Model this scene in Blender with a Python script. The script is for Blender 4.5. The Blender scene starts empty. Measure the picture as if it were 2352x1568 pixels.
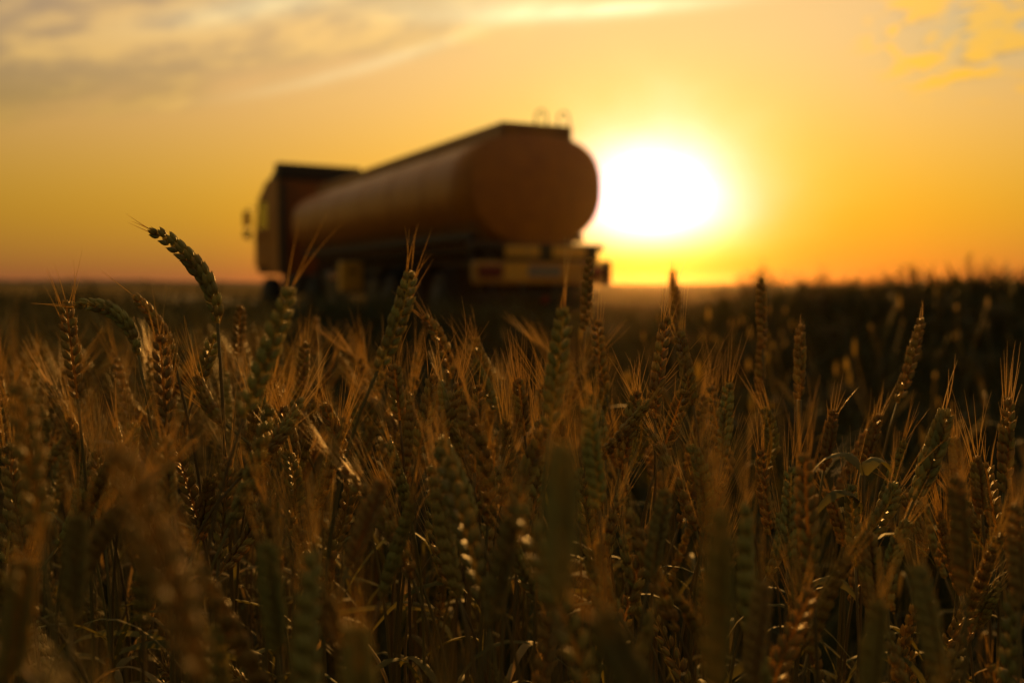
import bpy, math, random
import numpy as np
from mathutils import Vector, Matrix

SC = bpy.context.scene
COL = SC.collection
rng = np.random.default_rng(11)
R = math.radians

# ------------------------------------------------------------------ camera
CAM_Z = 0.82
LENS = 35.0
PITCH = math.atan(132.0 / 2286.7)
cd = bpy.data.cameras.new("camera")
cam = bpy.data.objects.new("camera", cd)
COL.objects.link(cam)
cam.location = (0, 0, CAM_Z)
cam.rotation_euler = (math.pi / 2 - PITCH, 0, 0)
cd.lens = LENS
cd.sensor_width = 36.0
cd.clip_start = 0.02
cd.clip_end = 8000
cd.dof.use_dof = True
cd.dof.focus_distance = 0.78
cd.dof.aperture_fstop = 4.1
cd.dof.aperture_blades = 0
SC.camera = cam
SC.view_settings.view_transform = 'Standard'
SC.view_settings.look = 'None'
SC.view_settings.exposure = 0.0
SC.view_settings.gamma = 1.0
SC.cycles.use_denoising = True
SC.cycles.max_bounces = 7
SC.cycles.diffuse_bounces = 4
SC.cycles.glossy_bounces = 2
SC.cycles.transmission_bounces = 4
SC.cycles.transparent_max_bounces = 8
SC.cycles.volume_bounces = 0

FPX = 2286.7          # focal length in photo-preview pixels (2352 wide)


def at(px, py, y):
    """the point at depth y (world Y) seen at preview pixel px, py"""
    a, b = (px - 1176) / FPX, (784 - py) / FPX
    d = Vector((a, math.cos(PITCH) + b * math.sin(PITCH), -math.sin(PITCH) + b * math.cos(PITCH)))
    return Vector((0, 0, CAM_Z)) + d * (y / d.y)


def project(p):
    v = Vector(p) - Vector((0, 0, CAM_Z))
    f = v.y * math.cos(PITCH) - v.z * math.sin(PITCH)
    u = v.y * math.sin(PITCH) + v.z * math.cos(PITCH)
    return 1176 + FPX * v.x / f, 784 - FPX * u / f


# ------------------------------------------------------------------ sun
SUN_AZ, SUN_EL = 8.0, 4.3
sd = bpy.data.lights.new("sun", 'SUN')
so = bpy.data.objects.new("sun", sd)
COL.objects.link(so)
sd.energy = 5.0
sd.color = (1.0, 0.46, 0.09)
sd.angle = R(0.53)
to_sun = Vector((math.sin(R(SUN_AZ)) * math.cos(R(SUN_EL)), math.cos(R(SUN_AZ)) * math.cos(R(SUN_EL)), math.sin(R(SUN_EL))))
so.rotation_euler = to_sun.to_track_quat('Z', 'Y').to_euler()
so.location = (3, 20, 12)

# ------------------------------------------------------------------ sky
W = bpy.data.worlds.new("World")
SC.world = W
W.use_nodes = True
nt = W.node_tree
nt.nodes.clear()


class E:
    """a little arithmetic on node sockets"""
    def __init__(s, sock): s.s = sock
    def __add__(a, b): return mth('ADD', a, b)
    __radd__ = __add__
    def __mul__(a, b): return mth('MULTIPLY', a, b)
    __rmul__ = __mul__
    def __sub__(a, b): return mth('SUBTRACT', a, b)
    def __rsub__(a, b): return mth('SUBTRACT', b, a)
    def __truediv__(a, b): return mth('DIVIDE', a, b)
    def __neg__(a): return mth('MULTIPLY', a, -1.0)


def mth(op, *args):
    n = nt.nodes.new('ShaderNodeMath')
    n.operation = op
    for i, a in enumerate(args):
        if isinstance(a, E):
            nt.links.new(a.s, n.inputs[i])
        else:
            n.inputs[i].default_value = float(a)
    return E(n.outputs[0])


def exp(a): return mth('EXPONENT', a)
def sq(a): return a * a
def gauss(a, w): return exp(-(sq(a / w)))


def smooth(a, lo, hi):
    n = nt.nodes.new('ShaderNodeMapRange')
    n.interpolation_type = 'SMOOTHSTEP'
    nt.links.new(a.s, n.inputs[0])
    n.inputs[1].default_value = lo
    n.inputs[2].default_value = hi
    return E(n.outputs[0])


def noise(x, y, scale, detail=3.0, rough=0.5, z=0.0):
    c = nt.nodes.new('ShaderNodeCombineXYZ')
    nt.links.new(x.s, c.inputs[0]); nt.links.new(y.s, c.inputs[1]); c.inputs[2].default_value = z
    n = nt.nodes.new('ShaderNodeTexNoise')
    nt.links.new(c.outputs[0], n.inputs['Vector'])
    n.inputs['Scale'].default_value = scale
    n.inputs['Detail'].default_value = detail
    n.inputs['Roughness'].default_value = rough
    return E(n.outputs[0])


tc = nt.nodes.new('ShaderNodeTexCoord')
sep = nt.nodes.new('ShaderNodeSeparateXYZ')
nt.links.new(tc.outputs['Generated'], sep.inputs[0])
dx, dy, dz = (E(sep.outputs[i]) for i in range(3))
DEG = 57.29578
az = mth('ARCTAN2', dx, dy) * DEG
el = mth('ARCSINE', mth('MINIMUM', mth('MAXIMUM', dz, -1.0), 1.0)) * DEG
cosd = dx * to_sun.x + dy * to_sun.y + dz * to_sun.z
th = mth('ARCCOSINE', mth('MINIMUM', cosd, 1.0)) * DEG
elp = mth('MAXIMUM', el, 0.0)
low = exp(-(elp / 3.74))                   # thick air at the horizon
# clear sky: warm and bright towards the sun, thick reddish air along the horizon
aw = exp(-mth('POWER', th / 37.4, 1.4))
aside = smooth(th, 12.0, 28.0)
up = smooth(elp, 3.0, 15.0)
dome = 0.39 + 0.61 * exp(-sq(th / 60.0))      # the sky dims towards the side away from the sun
b_r = (0.475 + 0.66 * aw) * (1.0 - 0.57 * low * aside) * dome
b_g = (0.311 + 0.463 * exp(-(th / 22.7))) * (1.0 + 0.108 * up) * (1.0 - low * (0.61 + 0.18 * aside)) * dome
b_b = (0.022 + 0.204 * up + 0.012 * low * aside + 0.051 * exp(-(th / 9.0)) * up) * dome
base = [b_r, b_g, b_b]
# aureole of the overexposed sun; the horizon air takes the blue, then the green
el_s = el - SUN_EL
te = mth('SQRT', sq(az - SUN_AZ) + sq(el_s * 1.22)) * (0.84 + 0.32 * noise(az * 0.22, el * 0.30, 1.0, 2.0, 0.5, 5.5))
gl_r = 2.85 * exp(-mth('POWER', te / 3.76, 1.5))
gl_g = 1.85 * exp(-mth('POWER', te / 3.75, 1.45)) * (0.14 + 0.86 * smooth(el, -0.5, 2.5))
gl_b = (2.0 * exp(-mth('POWER', te / 3.65, 1.9)) + 0.40 * exp(-mth('POWER', te / 5.1, 2.0))) * smooth(el, 0.65, 4.84)

# clouds: soft streaks of altocumulus; the same layer goes on over the whole dome
ca, sa = math.cos(R(12)), math.sin(R(12))
su = az * ca + el * sa
sv = el * ca - az * sa
n1 = noise(su * 0.36, sv * 1.25, 0.25, 5.0, 0.52, 6.3)
n2 = noise(su * 0.60, sv * 1.8, 0.55, 4.0, 0.5, 2.4)
deck = smooth(n1 * 0.62 + n2 * 0.38, 0.44, 0.62)
azc = mth('MAXIMUM', az, -29.0)
bound = mth('MAXIMUM', 6.0 + 0.16 * (azc + 27.2), 10.5 + 0.24 * (azc + 14.1))
w_left = smooth(el - bound + (n1 - 0.5) * 7.0, -0.9, 1.6) * smooth(az, 8.0, -8.0)
w_all = smooth(el, 17.0, 24.0) * 0.6
w_deck = mth('MAXIMUM', w_left, w_all)
bright = deck * w_deck
shade = (1.0 - deck) * w_deck
s1 = gauss(el - (14.72 + 0.045 * (az + 1.9)), 0.40) * gauss(az - 5.0, 6.5)
s1 = s1 + 0.35 * gauss(el - (15.4 + 0.04 * (az + 1.9)), 0.9) * gauss(az + 1.0, 7.0)
u2 = az + 14.7
s2 = gauss(el - (10.3 + 0.22 * u2 + 0.006 * sq(u2)), 0.34) * gauss(az + 7.5, 6.5)
s3 = gauss(el - (14.6 + 0.22 * (az + 15.0)), 0.7) * gauss(az + 14.0, 5.0)
streak = (s1 * 1.0 + s2 * 0.36 + s3 * 0.40) * (0.35 + n2 * 1.3)
# puffs on the right
pu, pv = az * 0.80 + el * 0.10, el * 2.0 - az * 0.25
n3 = noise(pu, pv, 0.80, 4.0, 0.52, 1.9)
n4 = noise(pu + 0.30, pv + 0.42, 0.80, 4.0, 0.52, 1.9)
w_r = gauss(az - 25.6, 4.4) * gauss(el - 13.0, 2.4)
puff = smooth(n3 + 0.10 * w_r, 0.50, 0.62) * smooth(w_r, 0.02, 0.25)
pshade = smooth(n4, 0.45, 0.66) * (1.0 - puff) * smooth(w_r, 0.05, 0.6)

sky = nt.nodes.new('ShaderNodeTexSky')
sky.sky_type = 'NISHITA'
sky.sun_disc = False
sky.sun_elevation = R(SUN_EL)
sky.sun_rotation = R(SUN_AZ)
sky.air_density = 1.6
sky.dust_density = 4.0
ssep = nt.nodes.new('ShaderNodeSeparateColor')
nt.links.new(sky.outputs[0], ssep.inputs[0])

comb = nt.nodes.new('ShaderNodeCombineColor')
NISH = (0.002, 0.0015, 0.0009)
br_c = (0.12, 0.09, -0.006)
sh_c = (-0.17, -0.075, -0.022)
st_c = (0.30, 0.42, 0.30)
pf_c = (0.26, 0.05, -0.12)
ps_c = (-0.20, -0.12, -0.03)
for i, g in enumerate((gl_r, gl_g, gl_b)):
    b = base[i]
    b = b + bright * br_c[i] + shade * sh_c[i] + streak * st_c[i] + puff * pf_c[i] + pshade * ps_c[i] + w_r * (-0.20, -0.04, 0.02)[i]
    b = mth('MAXIMUM', b, 0.012)
    b = b + g
    b = b + E(ssep.outputs[i]) * NISH[i]
    nt.links.new(b.s, comb.inputs[i])
bg = nt.nodes.new('ShaderNodeBackground')
bg.inputs['Strength'].default_value = 1.0
nt.links.new(comb.outputs[0], bg.inputs['Color'])
wo = nt.nodes.new('ShaderNodeOutputWorld')
nt.links.new(bg.outputs[0], wo.inputs['Surface'])
W.cycles.sampling_method = 'MANUAL'
W.cycles.sample_map_resolution = 1024

# ------------------------------------------------------------------ materials
def mat(name, col, rough=0.5, spec=0.5, metal=0.0, trans=0.0, tcol=None, var=0.0, bump=0.0, bscale=60.0, emit=None,
        coat=0.0, island=False, col2=None, nscale=20.0):
    m = bpy.data.materials.new(name)
    m.use_nodes = True
    t = m.node_tree
    p = t.nodes["Principled BSDF"]
    out = t.nodes["Material Output"]
    p.inputs['Roughness'].default_value = rough
    p.inputs['Specular IOR Level'].default_value = spec
    p.inputs['Metallic'].default_value = metal
    p.inputs['Coat Weight'].default_value = coat
    rgb = t.nodes.new('ShaderNodeRGB')
    rgb.outputs[0].default_value = (*col, 1)
    src = rgb.outputs[0]
    if col2 is not None:
        tx = t.nodes.new('ShaderNodeTexCoord')
        nz = t.nodes.new('ShaderNodeTexNoise')
        nz.inputs['Scale'].default_value = nscale
        nz.inputs['Detail'].default_value = 4
        t.links.new(tx.outputs['Object'], nz.inputs['Vector'])
        rm = t.nodes.new('ShaderNodeMapRange')
        rm.inputs[1].default_value = 0.38; rm.inputs[2].default_value = 0.62
        t.links.new(nz.outputs[0], rm.inputs[0])
        mx = t.nodes.new('ShaderNodeMix'); mx.data_type = 'RGBA'
        t.links.new(rm.outputs[0], mx.inputs[0])
        t.links.new(src, mx.inputs[6]); mx.inputs[7].default_value = (*col2, 1)
        src = mx.outputs[2]
    if var:
        hs = t.nodes.new('ShaderNodeHueSaturation')
        if island:
            g = t.nodes.new('ShaderNodeNewGeometry'); rnd = g.outputs['Random Per Island']
        else:
            g = t.nodes.new('ShaderNodeObjectInfo'); rnd = g.outputs['Random']
        mr = t.nodes.new('ShaderNodeMapRange')
        mr.inputs[3].default_value = 1 - var; mr.inputs[4].default_value = 1 + var
        t.links.new(rnd, mr.inputs[0])
        mh = t.nodes.new('ShaderNodeMapRange')
        mh.inputs[3].default_value = 0.5 - var * 0.07; mh.inputs[4].default_value = 0.5 + var * 0.07
        mu = t.nodes.new('ShaderNodeMath'); mu.operation = 'FRACT'
        m7 = t.nodes.new('ShaderNodeMath'); m7.operation = 'MULTIPLY'; m7.inputs[1].default_value = 7.31
        t.links.new(rnd, m7.inputs[0]); t.links.new(m7.outputs[0], mu.inputs[0]); t.links.new(mu.outputs[0], mh.inputs[0])
        t.links.new(mr.outputs[0], hs.inputs['Value']); t.links.new(mh.outputs[0], hs.inputs['Hue'])
        t.links.new(src, hs.inputs['Color'])
        src = hs.outputs[0]
    t.links.new(src, p.inputs['Base Color'])
    if bump:
        tx = t.nodes.new('ShaderNodeTexCoord')
        nz = t.nodes.new('ShaderNodeTexNoise'); nz.inputs['Scale'].default_value = bscale; nz.inputs['Detail'].default_value = 3
        t.links.new(tx.outputs['Object'], nz.inputs['Vector'])
        bp = t.nodes.new('ShaderNodeBump'); bp.inputs['Strength'].default_value = bump; bp.inputs['Distance'].default_value = 0.01
        t.links.new(nz.outputs[0], bp.inputs['Height'])
        t.links.new(bp.outputs[0], p.inputs['Normal'])
    if trans:
        tr = t.nodes.new('ShaderNodeBsdfTranslucent')
        if tcol:
            tr.inputs[0].default_value = (*tcol, 1)
        else:
            t.links.new(src, tr.inputs[0])
        ms = t.nodes.new('ShaderNodeMixShader'); ms.inputs[0].default_value = trans
        t.links.new(p.outputs[0], ms.inputs[1]); t.links.new(tr.outputs[0], ms.inputs[2])
        t.links.new(ms.outputs[0], out.inputs['Surface'])
    return m


def glass(name, tint, keep):
    m = bpy.data.materials.new(name)
    m.use_nodes = True
    t = m.node_tree
    t.nodes.clear()
    out = t.nodes.new('ShaderNodeOutputMaterial')
    tr = t.nodes.new('ShaderNodeBsdfTransparent'); tr.inputs[0].default_value = (*tint, 1)
    gl = t.nodes.new('ShaderNodeBsdfGlossy'); gl.inputs['Roughness'].default_value = 0.03
    ms = t.nodes.new('ShaderNodeMixShader'); ms.inputs[0].default_value = 0.06
    t.links.new(tr.outputs[0], ms.inputs[1]); t.links.new(gl.outputs[0], ms.inputs[2])
    t.links.new(ms.outputs[0], out.inputs['Surface'])
    return m


M = dict(
    grain=mat('grain_husk', (0.40, 0.31, 0.09), 0.42, 0.38, trans=0.48, tcol=(0.62, 0.41, 0.09), var=0.32, bump=0.25, bscale=900),
    grain_green=mat('green_husk', (0.36, 0.335, 0.10), 0.42, 0.42, trans=0.46, tcol=(0.55, 0.42, 0.09), var=0.3, bump=0.25, bscale=900),
    awn=mat('awn', (0.55, 0.42, 0.17), 0.42, 0.4, trans=0.50, tcol=(0.85, 0.62, 0.19), var=0.15),
    stalk=mat('stalk', (0.15, 0.115, 0.04), 0.65, 0.2, trans=0.10, tcol=(0.4, 0.25, 0.06), var=0.25),
    leaf=mat('green_leaf', (0.085, 0.085, 0.025), 0.7, 0.12, trans=0.24, tcol=(0.22, 0.18, 0.03), var=0.25, col2=(0.19, 0.15, 0.05), nscale=25),
    dry=mat('dry_leaf', (0.30, 0.22, 0.095), 0.7, 0.12, trans=0.30, tcol=(0.5, 0.30, 0.09), var=0.2, col2=(0.24, 0.16, 0.07), nscale=40),
    mass=mat('wheat_mass', (0.36, 0.27, 0.085), 0.5, 0.3, trans=0.40, tcol=(0.52, 0.38, 0.09), var=0.3, island=True),
    mass_stalk=mat('wheat_mass_stalk', (0.13, 0.105, 0.036), 0.7, 0.15, trans=0.2, tcol=(0.35, 0.22, 0.05), var=0.3, island=True),
    grass=mat('verge_grass', (0.035, 0.040, 0.012), 0.6, 0.3, trans=0.22, tcol=(0.06, 0.055, 0.010), var=0.45, island=True),
    weed=mat('weed_foliage', (0.055, 0.055, 0.022), 0.55, 0.3, trans=0.25, tcol=(0.14, 0.09, 0.02), var=0.35, island=True),
    weed_stem=mat('weed_stem', (0.09, 0.07, 0.035), 0.6, 0.3),
    seedhead=mat('grass_seed_head', (0.34, 0.24, 0.09), 0.5, 0.4, trans=0.5, tcol=(0.8, 0.62, 0.13), var=0.3, island=True),
    orange=mat('orange_paint', (0.52, 0.170, 0.010), 0.42, 0.42, coat=0.0, col2=(0.43, 0.135, 0.012), nscale=3),
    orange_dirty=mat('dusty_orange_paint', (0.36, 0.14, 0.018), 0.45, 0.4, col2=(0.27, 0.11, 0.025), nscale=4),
    wall_shaded=mat('shaded_orange_paint', (0.22, 0.085, 0.014), 0.55, 0.3, col2=(0.15, 0.06, 0.014), nscale=3),  # cab orange with shade put into the colour, against bounce off the tank
    beam=mat('ochre_beam_paint', (0.52, 0.24, 0.025), 0.45, 0.4, col2=(0.42, 0.19, 0.03), nscale=5),
    yellow=mat('yellow_reflector', (0.75, 0.36, 0.03), 0.3, 0.5, col2=(0.6, 0.30, 0.04), nscale=9),
    red=mat('red_lens', (0.16, 0.016, 0.010), 0.25, 0.6),
    black=mat('black_plastic', (0.015, 0.014, 0.013), 0.5, 0.4),
    steel=mat('chassis_steel', (0.026, 0.020, 0.016), 0.6, 0.35, col2=(0.04, 0.026, 0.018), nscale=7),
    rim=mat('wheel_rim', (0.028, 0.024, 0.02), 0.7, 0.3),
    rubber=mat('tyre_rubber', (0.022, 0.02, 0.019), 0.75, 0.3, bump=0.4, bscale=30),
    plate=mat('number_plate', (0.19, 0.165, 0.13), 0.4, 0.5),
    mirror=mat('mirror_glass', (0.8, 0.8, 0.8), 0.04, 0.5, metal=1.0),
    glass=glass('cab_glass', (0.72, 0.74, 0.66), 1.0),
)


def ground_material():
    m = bpy.data.materials.new('field_ground')
    m.use_nodes = True
    t = m.node_tree
    p = t.nodes["Principled BSDF"]
    p.inputs['Roughness'].default_value = 0.9
    p.inputs['Specular IOR Level'].default_value = 0.0
    g = t.nodes.new('ShaderNodeNewGeometry')
    s = t.nodes.new('ShaderNodeSeparateXYZ'); t.links.new(g.outputs['Position'], s.inputs[0])
    n = t.nodes.new('ShaderNodeTexNoise'); n.inputs['Scale'].default_value = 1.7; n.inputs['Detail'].default_value = 8
    t.links.new(g.outputs['Position'], n.inputs['Vector'])
    near = t.nodes.new('ShaderNodeMix'); near.data_type = 'RGBA'
    t.links.new(n.outputs[0], near.inputs[0])
    near.inputs[6].default_value = (0.050, 0.036, 0.022, 1); near.inputs[7].default_value = (0.075, 0.065, 0.025, 1)
    n2 = t.nodes.new('ShaderNodeTexNoise'); n2.inputs['Scale'].default_value = 0.02; n2.inputs['Detail'].default_value = 5
    t.links.new(g.outputs['Position'], n2.inputs['Vector'])
    far = t.nodes.new('ShaderNodeMix'); far.data_type = 'RGBA'
    t.links.new(n2.outputs[0], far.inputs[0])
    far.inputs[6].default_value = (0.16, 0.10, 0.035, 1); far.inputs[7].default_value = (0.26, 0.17, 0.06, 1)
    r = t.nodes.new('ShaderNodeMapRange'); r.interpolation_type = 'SMOOTHSTEP'
    r.inputs[1].default_value = 22; r.inputs[2].default_value = 45
    t.links.new(s.outputs[1], r.inputs[0])
    mx = t.nodes.new('ShaderNodeMix'); mx.data_type = 'RGBA'
    t.links.new(r.outputs[0], mx.inputs[0]); t.links.new(near.outputs[2], mx.inputs[6]); t.links.new(far.outputs[2], mx.inputs[7])
    t.links.new(mx.outputs[2], p.inputs['Base Color'])
    bp = t.nodes.new('ShaderNodeBump'); bp.inputs['Strength'].default_value = 0.6; bp.inputs['Distance'].default_value = 0.05
    n3 = t.nodes.new('ShaderNodeTexNoise'); n3.inputs['Scale'].default_value = 9; n3.inputs['Detail'].default_value = 6
    t.links.new(g.outputs['Position'], n3.inputs['Vector'])
    t.links.new(n3.outputs[0], bp.inputs['Height']); t.links.new(bp.outputs[0], p.inputs['Normal'])
    return m


# ------------------------------------------------------------------ mesh helpers
class MB:
    """collects triangles and quads; build() links them as ONE mesh object"""
    def __init__(s):
        s.v, s.t, s.n, s.mi = [], [], 0, []

    def add(s, v, t, mi=0):
        v = np.asarray(v, float).reshape(-1, 3)
        t = np.asarray(t, int).reshape(-1, 3)
        s.v.append(v); s.t.append(t + s.n); s.n += len(v)
        s.mi.append(np.full(len(t), mi, int))
        return s

    def arrays(s):
        return np.concatenate(s.v), np.concatenate(s.t), np.concatenate(s.mi)

    def box(s, c, d, rot=None, bev=0.0, mi=0):
        """a box with chamfered edges"""
        c = np.array(c, float); h = np.array(d, float) / 2
        b = min(bev, min(h) * 0.8)
        if b <= 0:
            sg = np.array([[x, y, z] for x in (-1, 1) for y in (-1, 1) for z in (-1, 1)], float)
            v = sg * h
        else:
            v = []
            for x in (-1, 1):
                for y in (-1, 1):
                    for z in (-1, 1):
                        q = np.array([x, y, z]) * h
                        for k in range(3):
                            w = q.copy()
                            for j in range(3):
                                if j != k:
                                    w[j] -= np.sign(w[j]) * b
                            v.append(w)
            v = np.array(v)
        t = hull(v)
        if rot is not None:
            v = v @ np.array(rot.to_3x3()).T
        return s.add(v + c, t, mi)

    def build(s, name, material, parent=None, loc=None, smooth_=True):
        v, t, mi = s.arrays()
        me = to_mesh(name, v, t, smooth_)
        for m in (material if isinstance(material, (list, tuple)) else [material]):
            me.materials.append(m)
        if mi.max() > 0:
            me.polygons.foreach_set('material_index', mi.astype(np.int32))
        o = bpy.data.objects.new(name, me)
        COL.objects.link(o)
        if parent is not None:
            o.parent = parent
        if loc is not None:
            o.location = loc
        return o


def to_mesh(name, v, t, smooth_=True):
    me = bpy.data.meshes.new(name)
    me.vertices.add(len(v)); me.vertices.foreach_set('co', np.ascontiguousarray(v, np.float32).ravel())
    k = len(t)
    me.loops.add(k * 3); me.loops.foreach_set('vertex_index', np.ascontiguousarray(t, np.int32).ravel())
    me.polygons.add(k)
    me.polygons.foreach_set('loop_start', np.arange(0, k * 3, 3, dtype=np.int32))
    me.polygons.foreach_set('loop_total', np.full(k, 3, np.int32))
    me.polygons.foreach_set('use_smooth', np.full(k, smooth_, bool))
    me.update(calc_edges=True)
    return me


def hull(v):
    import bmesh
    bm = bmesh.new()
    vs = [bm.verts.new(p) for p in v]
    r = bmesh.ops.convex_hull(bm, input=vs)
    bmesh.ops.triangulate(bm, faces=bm.faces)
    bm.verts.index_update()
    idx = {w: i for i, w in enumerate(vs)}
    t = [[idx[w] for w in f.verts] for f in bm.faces if all(w in idx for w in f.verts)]
    bm.free()
    return np.array(t)


def unit(a):
    a = np.asarray(a, float)
    return a / max(np.linalg.norm(a), 1e-9)


def tube(path, rad, k=6, cap=True):
    path = np.asarray(path, float); n = len(path)
    rad = np.full(n, rad) if np.isscalar(rad) else np.asarray(rad, float)
    T = np.gradient(path, axis=0)
    T /= np.linalg.norm(T, axis=1)[:, None] + 1e-12
    a = np.array([1., 0, 0]) if abs(T[0][0]) < 0.8 else np.array([0, 1., 0])
    u = unit(a - T[0] * (a @ T[0]))
    v, ang = [], np.arange(k) * 2 * math.pi / k
    for i in range(n):
        u = unit(u - T[i] * (u @ T[i]))
        w = np.cross(T[i], u)
        v.append(path[i] + rad[i] * (np.cos(ang)[:, None] * u + np.sin(ang)[:, None] * w))
    v = np.concatenate(v)
    t = []
    for i in range(n - 1):
        for j in range(k):
            a0, a1 = i * k + j, i * k + (j + 1) % k
            t += [[a0, a1, a1 + k], [a0, a1 + k, a0 + k]]
    if cap:
        for j in range(1, k - 1):
            t.append([0, j + 1, j]); b = (n - 1) * k; t.append([b, b + j, b + j + 1])
    return v, np.array(t)


def ribbon(path, width, side, fold=0.25):
    """a leaf blade with a shallow keel: three vertices across"""
    path = np.asarray(path, float); n = len(path)
    T = np.gradient(path, axis=0); T /= np.linalg.norm(T, axis=1)[:, None] + 1e-12
    v = []
    for i in range(n):
        sd_ = np.asarray(side[i] if np.ndim(side) == 2 else side, float)
        b = unit(sd_ - T[i] * (sd_ @ T[i])); nrm = np.cross(b, T[i])
        w = width[i] / 2
        v += [path[i] - b * w + nrm * w * fold, path[i], path[i] + b * w + nrm * w * fold]
    t = []
    for i in range(n - 1):
        for j in range(2):
            a = i * 3 + j
            t += [[a, a + 1, a + 4], [a, a + 4, a + 3]]
    return np.array(v), np.array(t)


def bez(p0, p1, p2, p3, n):
    s = np.linspace(0, 1, n)[:, None]
    p0, p1, p2, p3 = (np.asarray(p, float) for p in (p0, p1, p2, p3))
    return (1 - s) ** 3 * p0 + 3 * (1 - s) ** 2 * s * p1 + 3 * (1 - s) * s ** 2 * p2 + s ** 3 * p3


def quad(p0, p1, p2, n):
    s = np.linspace(0, 1, n)[:, None]
    p0, p1, p2 = (np.asarray(p, float) for p in (p0, p1, p2))
    return (1 - s) ** 2 * p0 + 2 * (1 - s) * s * p1 + s ** 2 * p2


def tag(o, label=None, cat=None, group=None, kind=None):
    if label: o['label'] = label
    if cat: o['category'] = cat
    if group: o['group'] = group
    if kind: o['kind'] = kind
    return o


def empty(name, loc=(0, 0, 0), rz=0.0):
    o = bpy.data.objects.new(name, None)
    COL.objects.link(o)
    o.location = loc; o.rotation_euler = (0, 0, rz); o.empty_display_size = 0.05
    return o


def kids(o, table):
    return table.get(o, [])


def copy_tree(o, table, parent=None):
    c = o.copy(); COL.objects.link(c)
    if parent is not None:
        c.parent = parent
    for ch in table.get(o, []):
        copy_tree(ch, table, c)
    return c


def sstep(a, b, x):
    t = np.clip((x - a) / (b - a), 0, 1)
    return t * t * (3 - 2 * t)


# ------------------------------------------------------------------ terrain
def height(x, y):
    x = np.asarray(x, float); y = np.asarray(y, float)
    bank = sstep(4.5, 9.5, y) * (1 - sstep(11.0, 15.0, y)) * sstep(0.7, 3.0, x - 0.05 * (y - 8))
    h = (0.55 + 0.07 * sstep(2.4, 5.0, x) + 0.05 * np.sin(x * 1.7)) * bank
    h = h + 0.06 * np.sin(x * 0.9 + 1.3) * np.sin(y * 0.55) * sstep(3, 6, y) * (1 - sstep(60, 90, y)) * 0.6
    left = sstep(9.0, 12.0, y) * (1 - sstep(16, 19, y)) * sstep(0.3, 1.4, -(x + 0.30 * y + 0.4))
    h = h + 0.34 * left
    crest = sstep(8.5, 11.5, y) * (1 - sstep(12.8, 14.8, y)) * (1 - sstep(.2, 1.2, x))
    h = np.maximum(h, 0.36 * crest)
    h = h + 0.78 * sstep(60, 330, y)
    h = h - 0.05 * sstep(0.5, 2.5, x) * (1 - sstep(2.5, 4, y))
    return h


gx = np.concatenate([-np.geomspace(520, 12, 22), np.linspace(-11.5, 11.5, 93), np.geomspace(12, 520, 22)])
gy = np.concatenate([-np.geomspace(200, 2, 12), np.linspace(-1.5, 36, 120), np.geomspace(37, 480, 34)])
X, Y = np.meshgrid(gx, gy, indexing='ij')
Z = height(X, Y)
V = np.stack([X, Y, Z], -1).reshape(-1, 3)
ny = len(gy)
ii, jj = np.meshgrid(np.arange(len(gx) - 1), np.arange(ny - 1), indexing='ij')
a = (ii * ny + jj).ravel()
T_ = np.concatenate([np.stack([a, a + ny, a + ny + 1], 1), np.stack([a, a + ny + 1, a + 1], 1)])
ground = MB().add(V, T_).build('ground', ground_material())
tag(ground, 'dark field soil running to the horizon', kind='structure')

# far woods: a low uneven dark strip on the horizon
fw = MB()
for k in range(3):
    d = 350 + 40 * k
    xs = np.linspace(-420, 420, 260)
    hh = 1.0 + 0.3 * k + 0.6 * np.abs(np.sin(xs * 0.013 + k) * np.sin(xs * 0.041 + 2 * k)) + rng.random(260) * 0.5
    hh *= sstep(-40, -160, xs) * 0.8 + 0.35
    rows = []
    for off, fz in ((-6, -0.3), (-4, 0.75), (0, 1.0), (5, 0.7), (8, -0.3)):
        rows.append(np.stack([xs, np.full(260, d + off), np.where(fz > 0, hh * fz, fz)], 1))
    v = np.concatenate(rows); t = []
    for r_ in range(4):
        a = np.arange(259) + r_ * 260
        t.append(np.stack([a, a + 1, a + 261], 1)); t.append(np.stack([a, a + 261, a + 260], 1))
    fw.add(v, np.concatenate(t))
tag(fw.build('far_woods', M['weed']), 'low dark line of far woods along the horizon', kind='stuff')

# ------------------------------------------------------------------ tanker truck
TH = math.atan(0.475)
HEAD = np.array([-math.sin(TH), math.cos(TH)])
truck = empty('tanker_truck', (0.455, 16.3, 0.0), math.atan2(HEAD[1], HEAD[0]))
tag(truck, 'orange tanker truck on the track beyond the wheat, black deflector on its cab', 'tanker truck')


def section(n, a, b, e):
    ang = np.linspace(0, 2 * math.pi, n, endpoint=False)
    c, s = np.cos(ang), np.sin(ang)
    return np.stack([np.sign(c) * np.abs(c) ** (2 / e) * a, np.sign(s) * np.abs(s) ** (2 / e) * b], 1)


def loft(rings):
    n = len(rings[0]); v = np.concatenate(rings); t = []
    for i in range(len(rings) - 1):
        for j in range(n):
            p, q = i * n + j, i * n + (j + 1) % n
            t += [[p, p + n, q + n], [p, q + n, q]]
    c0 = len(v); v = np.concatenate([v, [rings[0].mean(0)], [rings[-1].mean(0)]])
    for j in range(n):
        t.append([c0, j, (j + 1) % n]); t.append([c0 + 1, (len(rings) - 1) * n + (j + 1) % n, (len(rings) - 1) * n + j])
    return v, np.array(t)


TZ, TA, TB = 2.36, 1.20, 0.89
sec = section(56, TA, TB, 2.8)
sec[sec[:, 1] < 0] = section(56, TA, TB + .03, 2.12)[sec[:, 1] < 0]      # the belly draws in below the waist


def ring(x, k):
    return np.stack([np.full(len(sec), x), sec[:, 0] * k, TZ + sec[:, 1] * k], 1)


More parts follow.
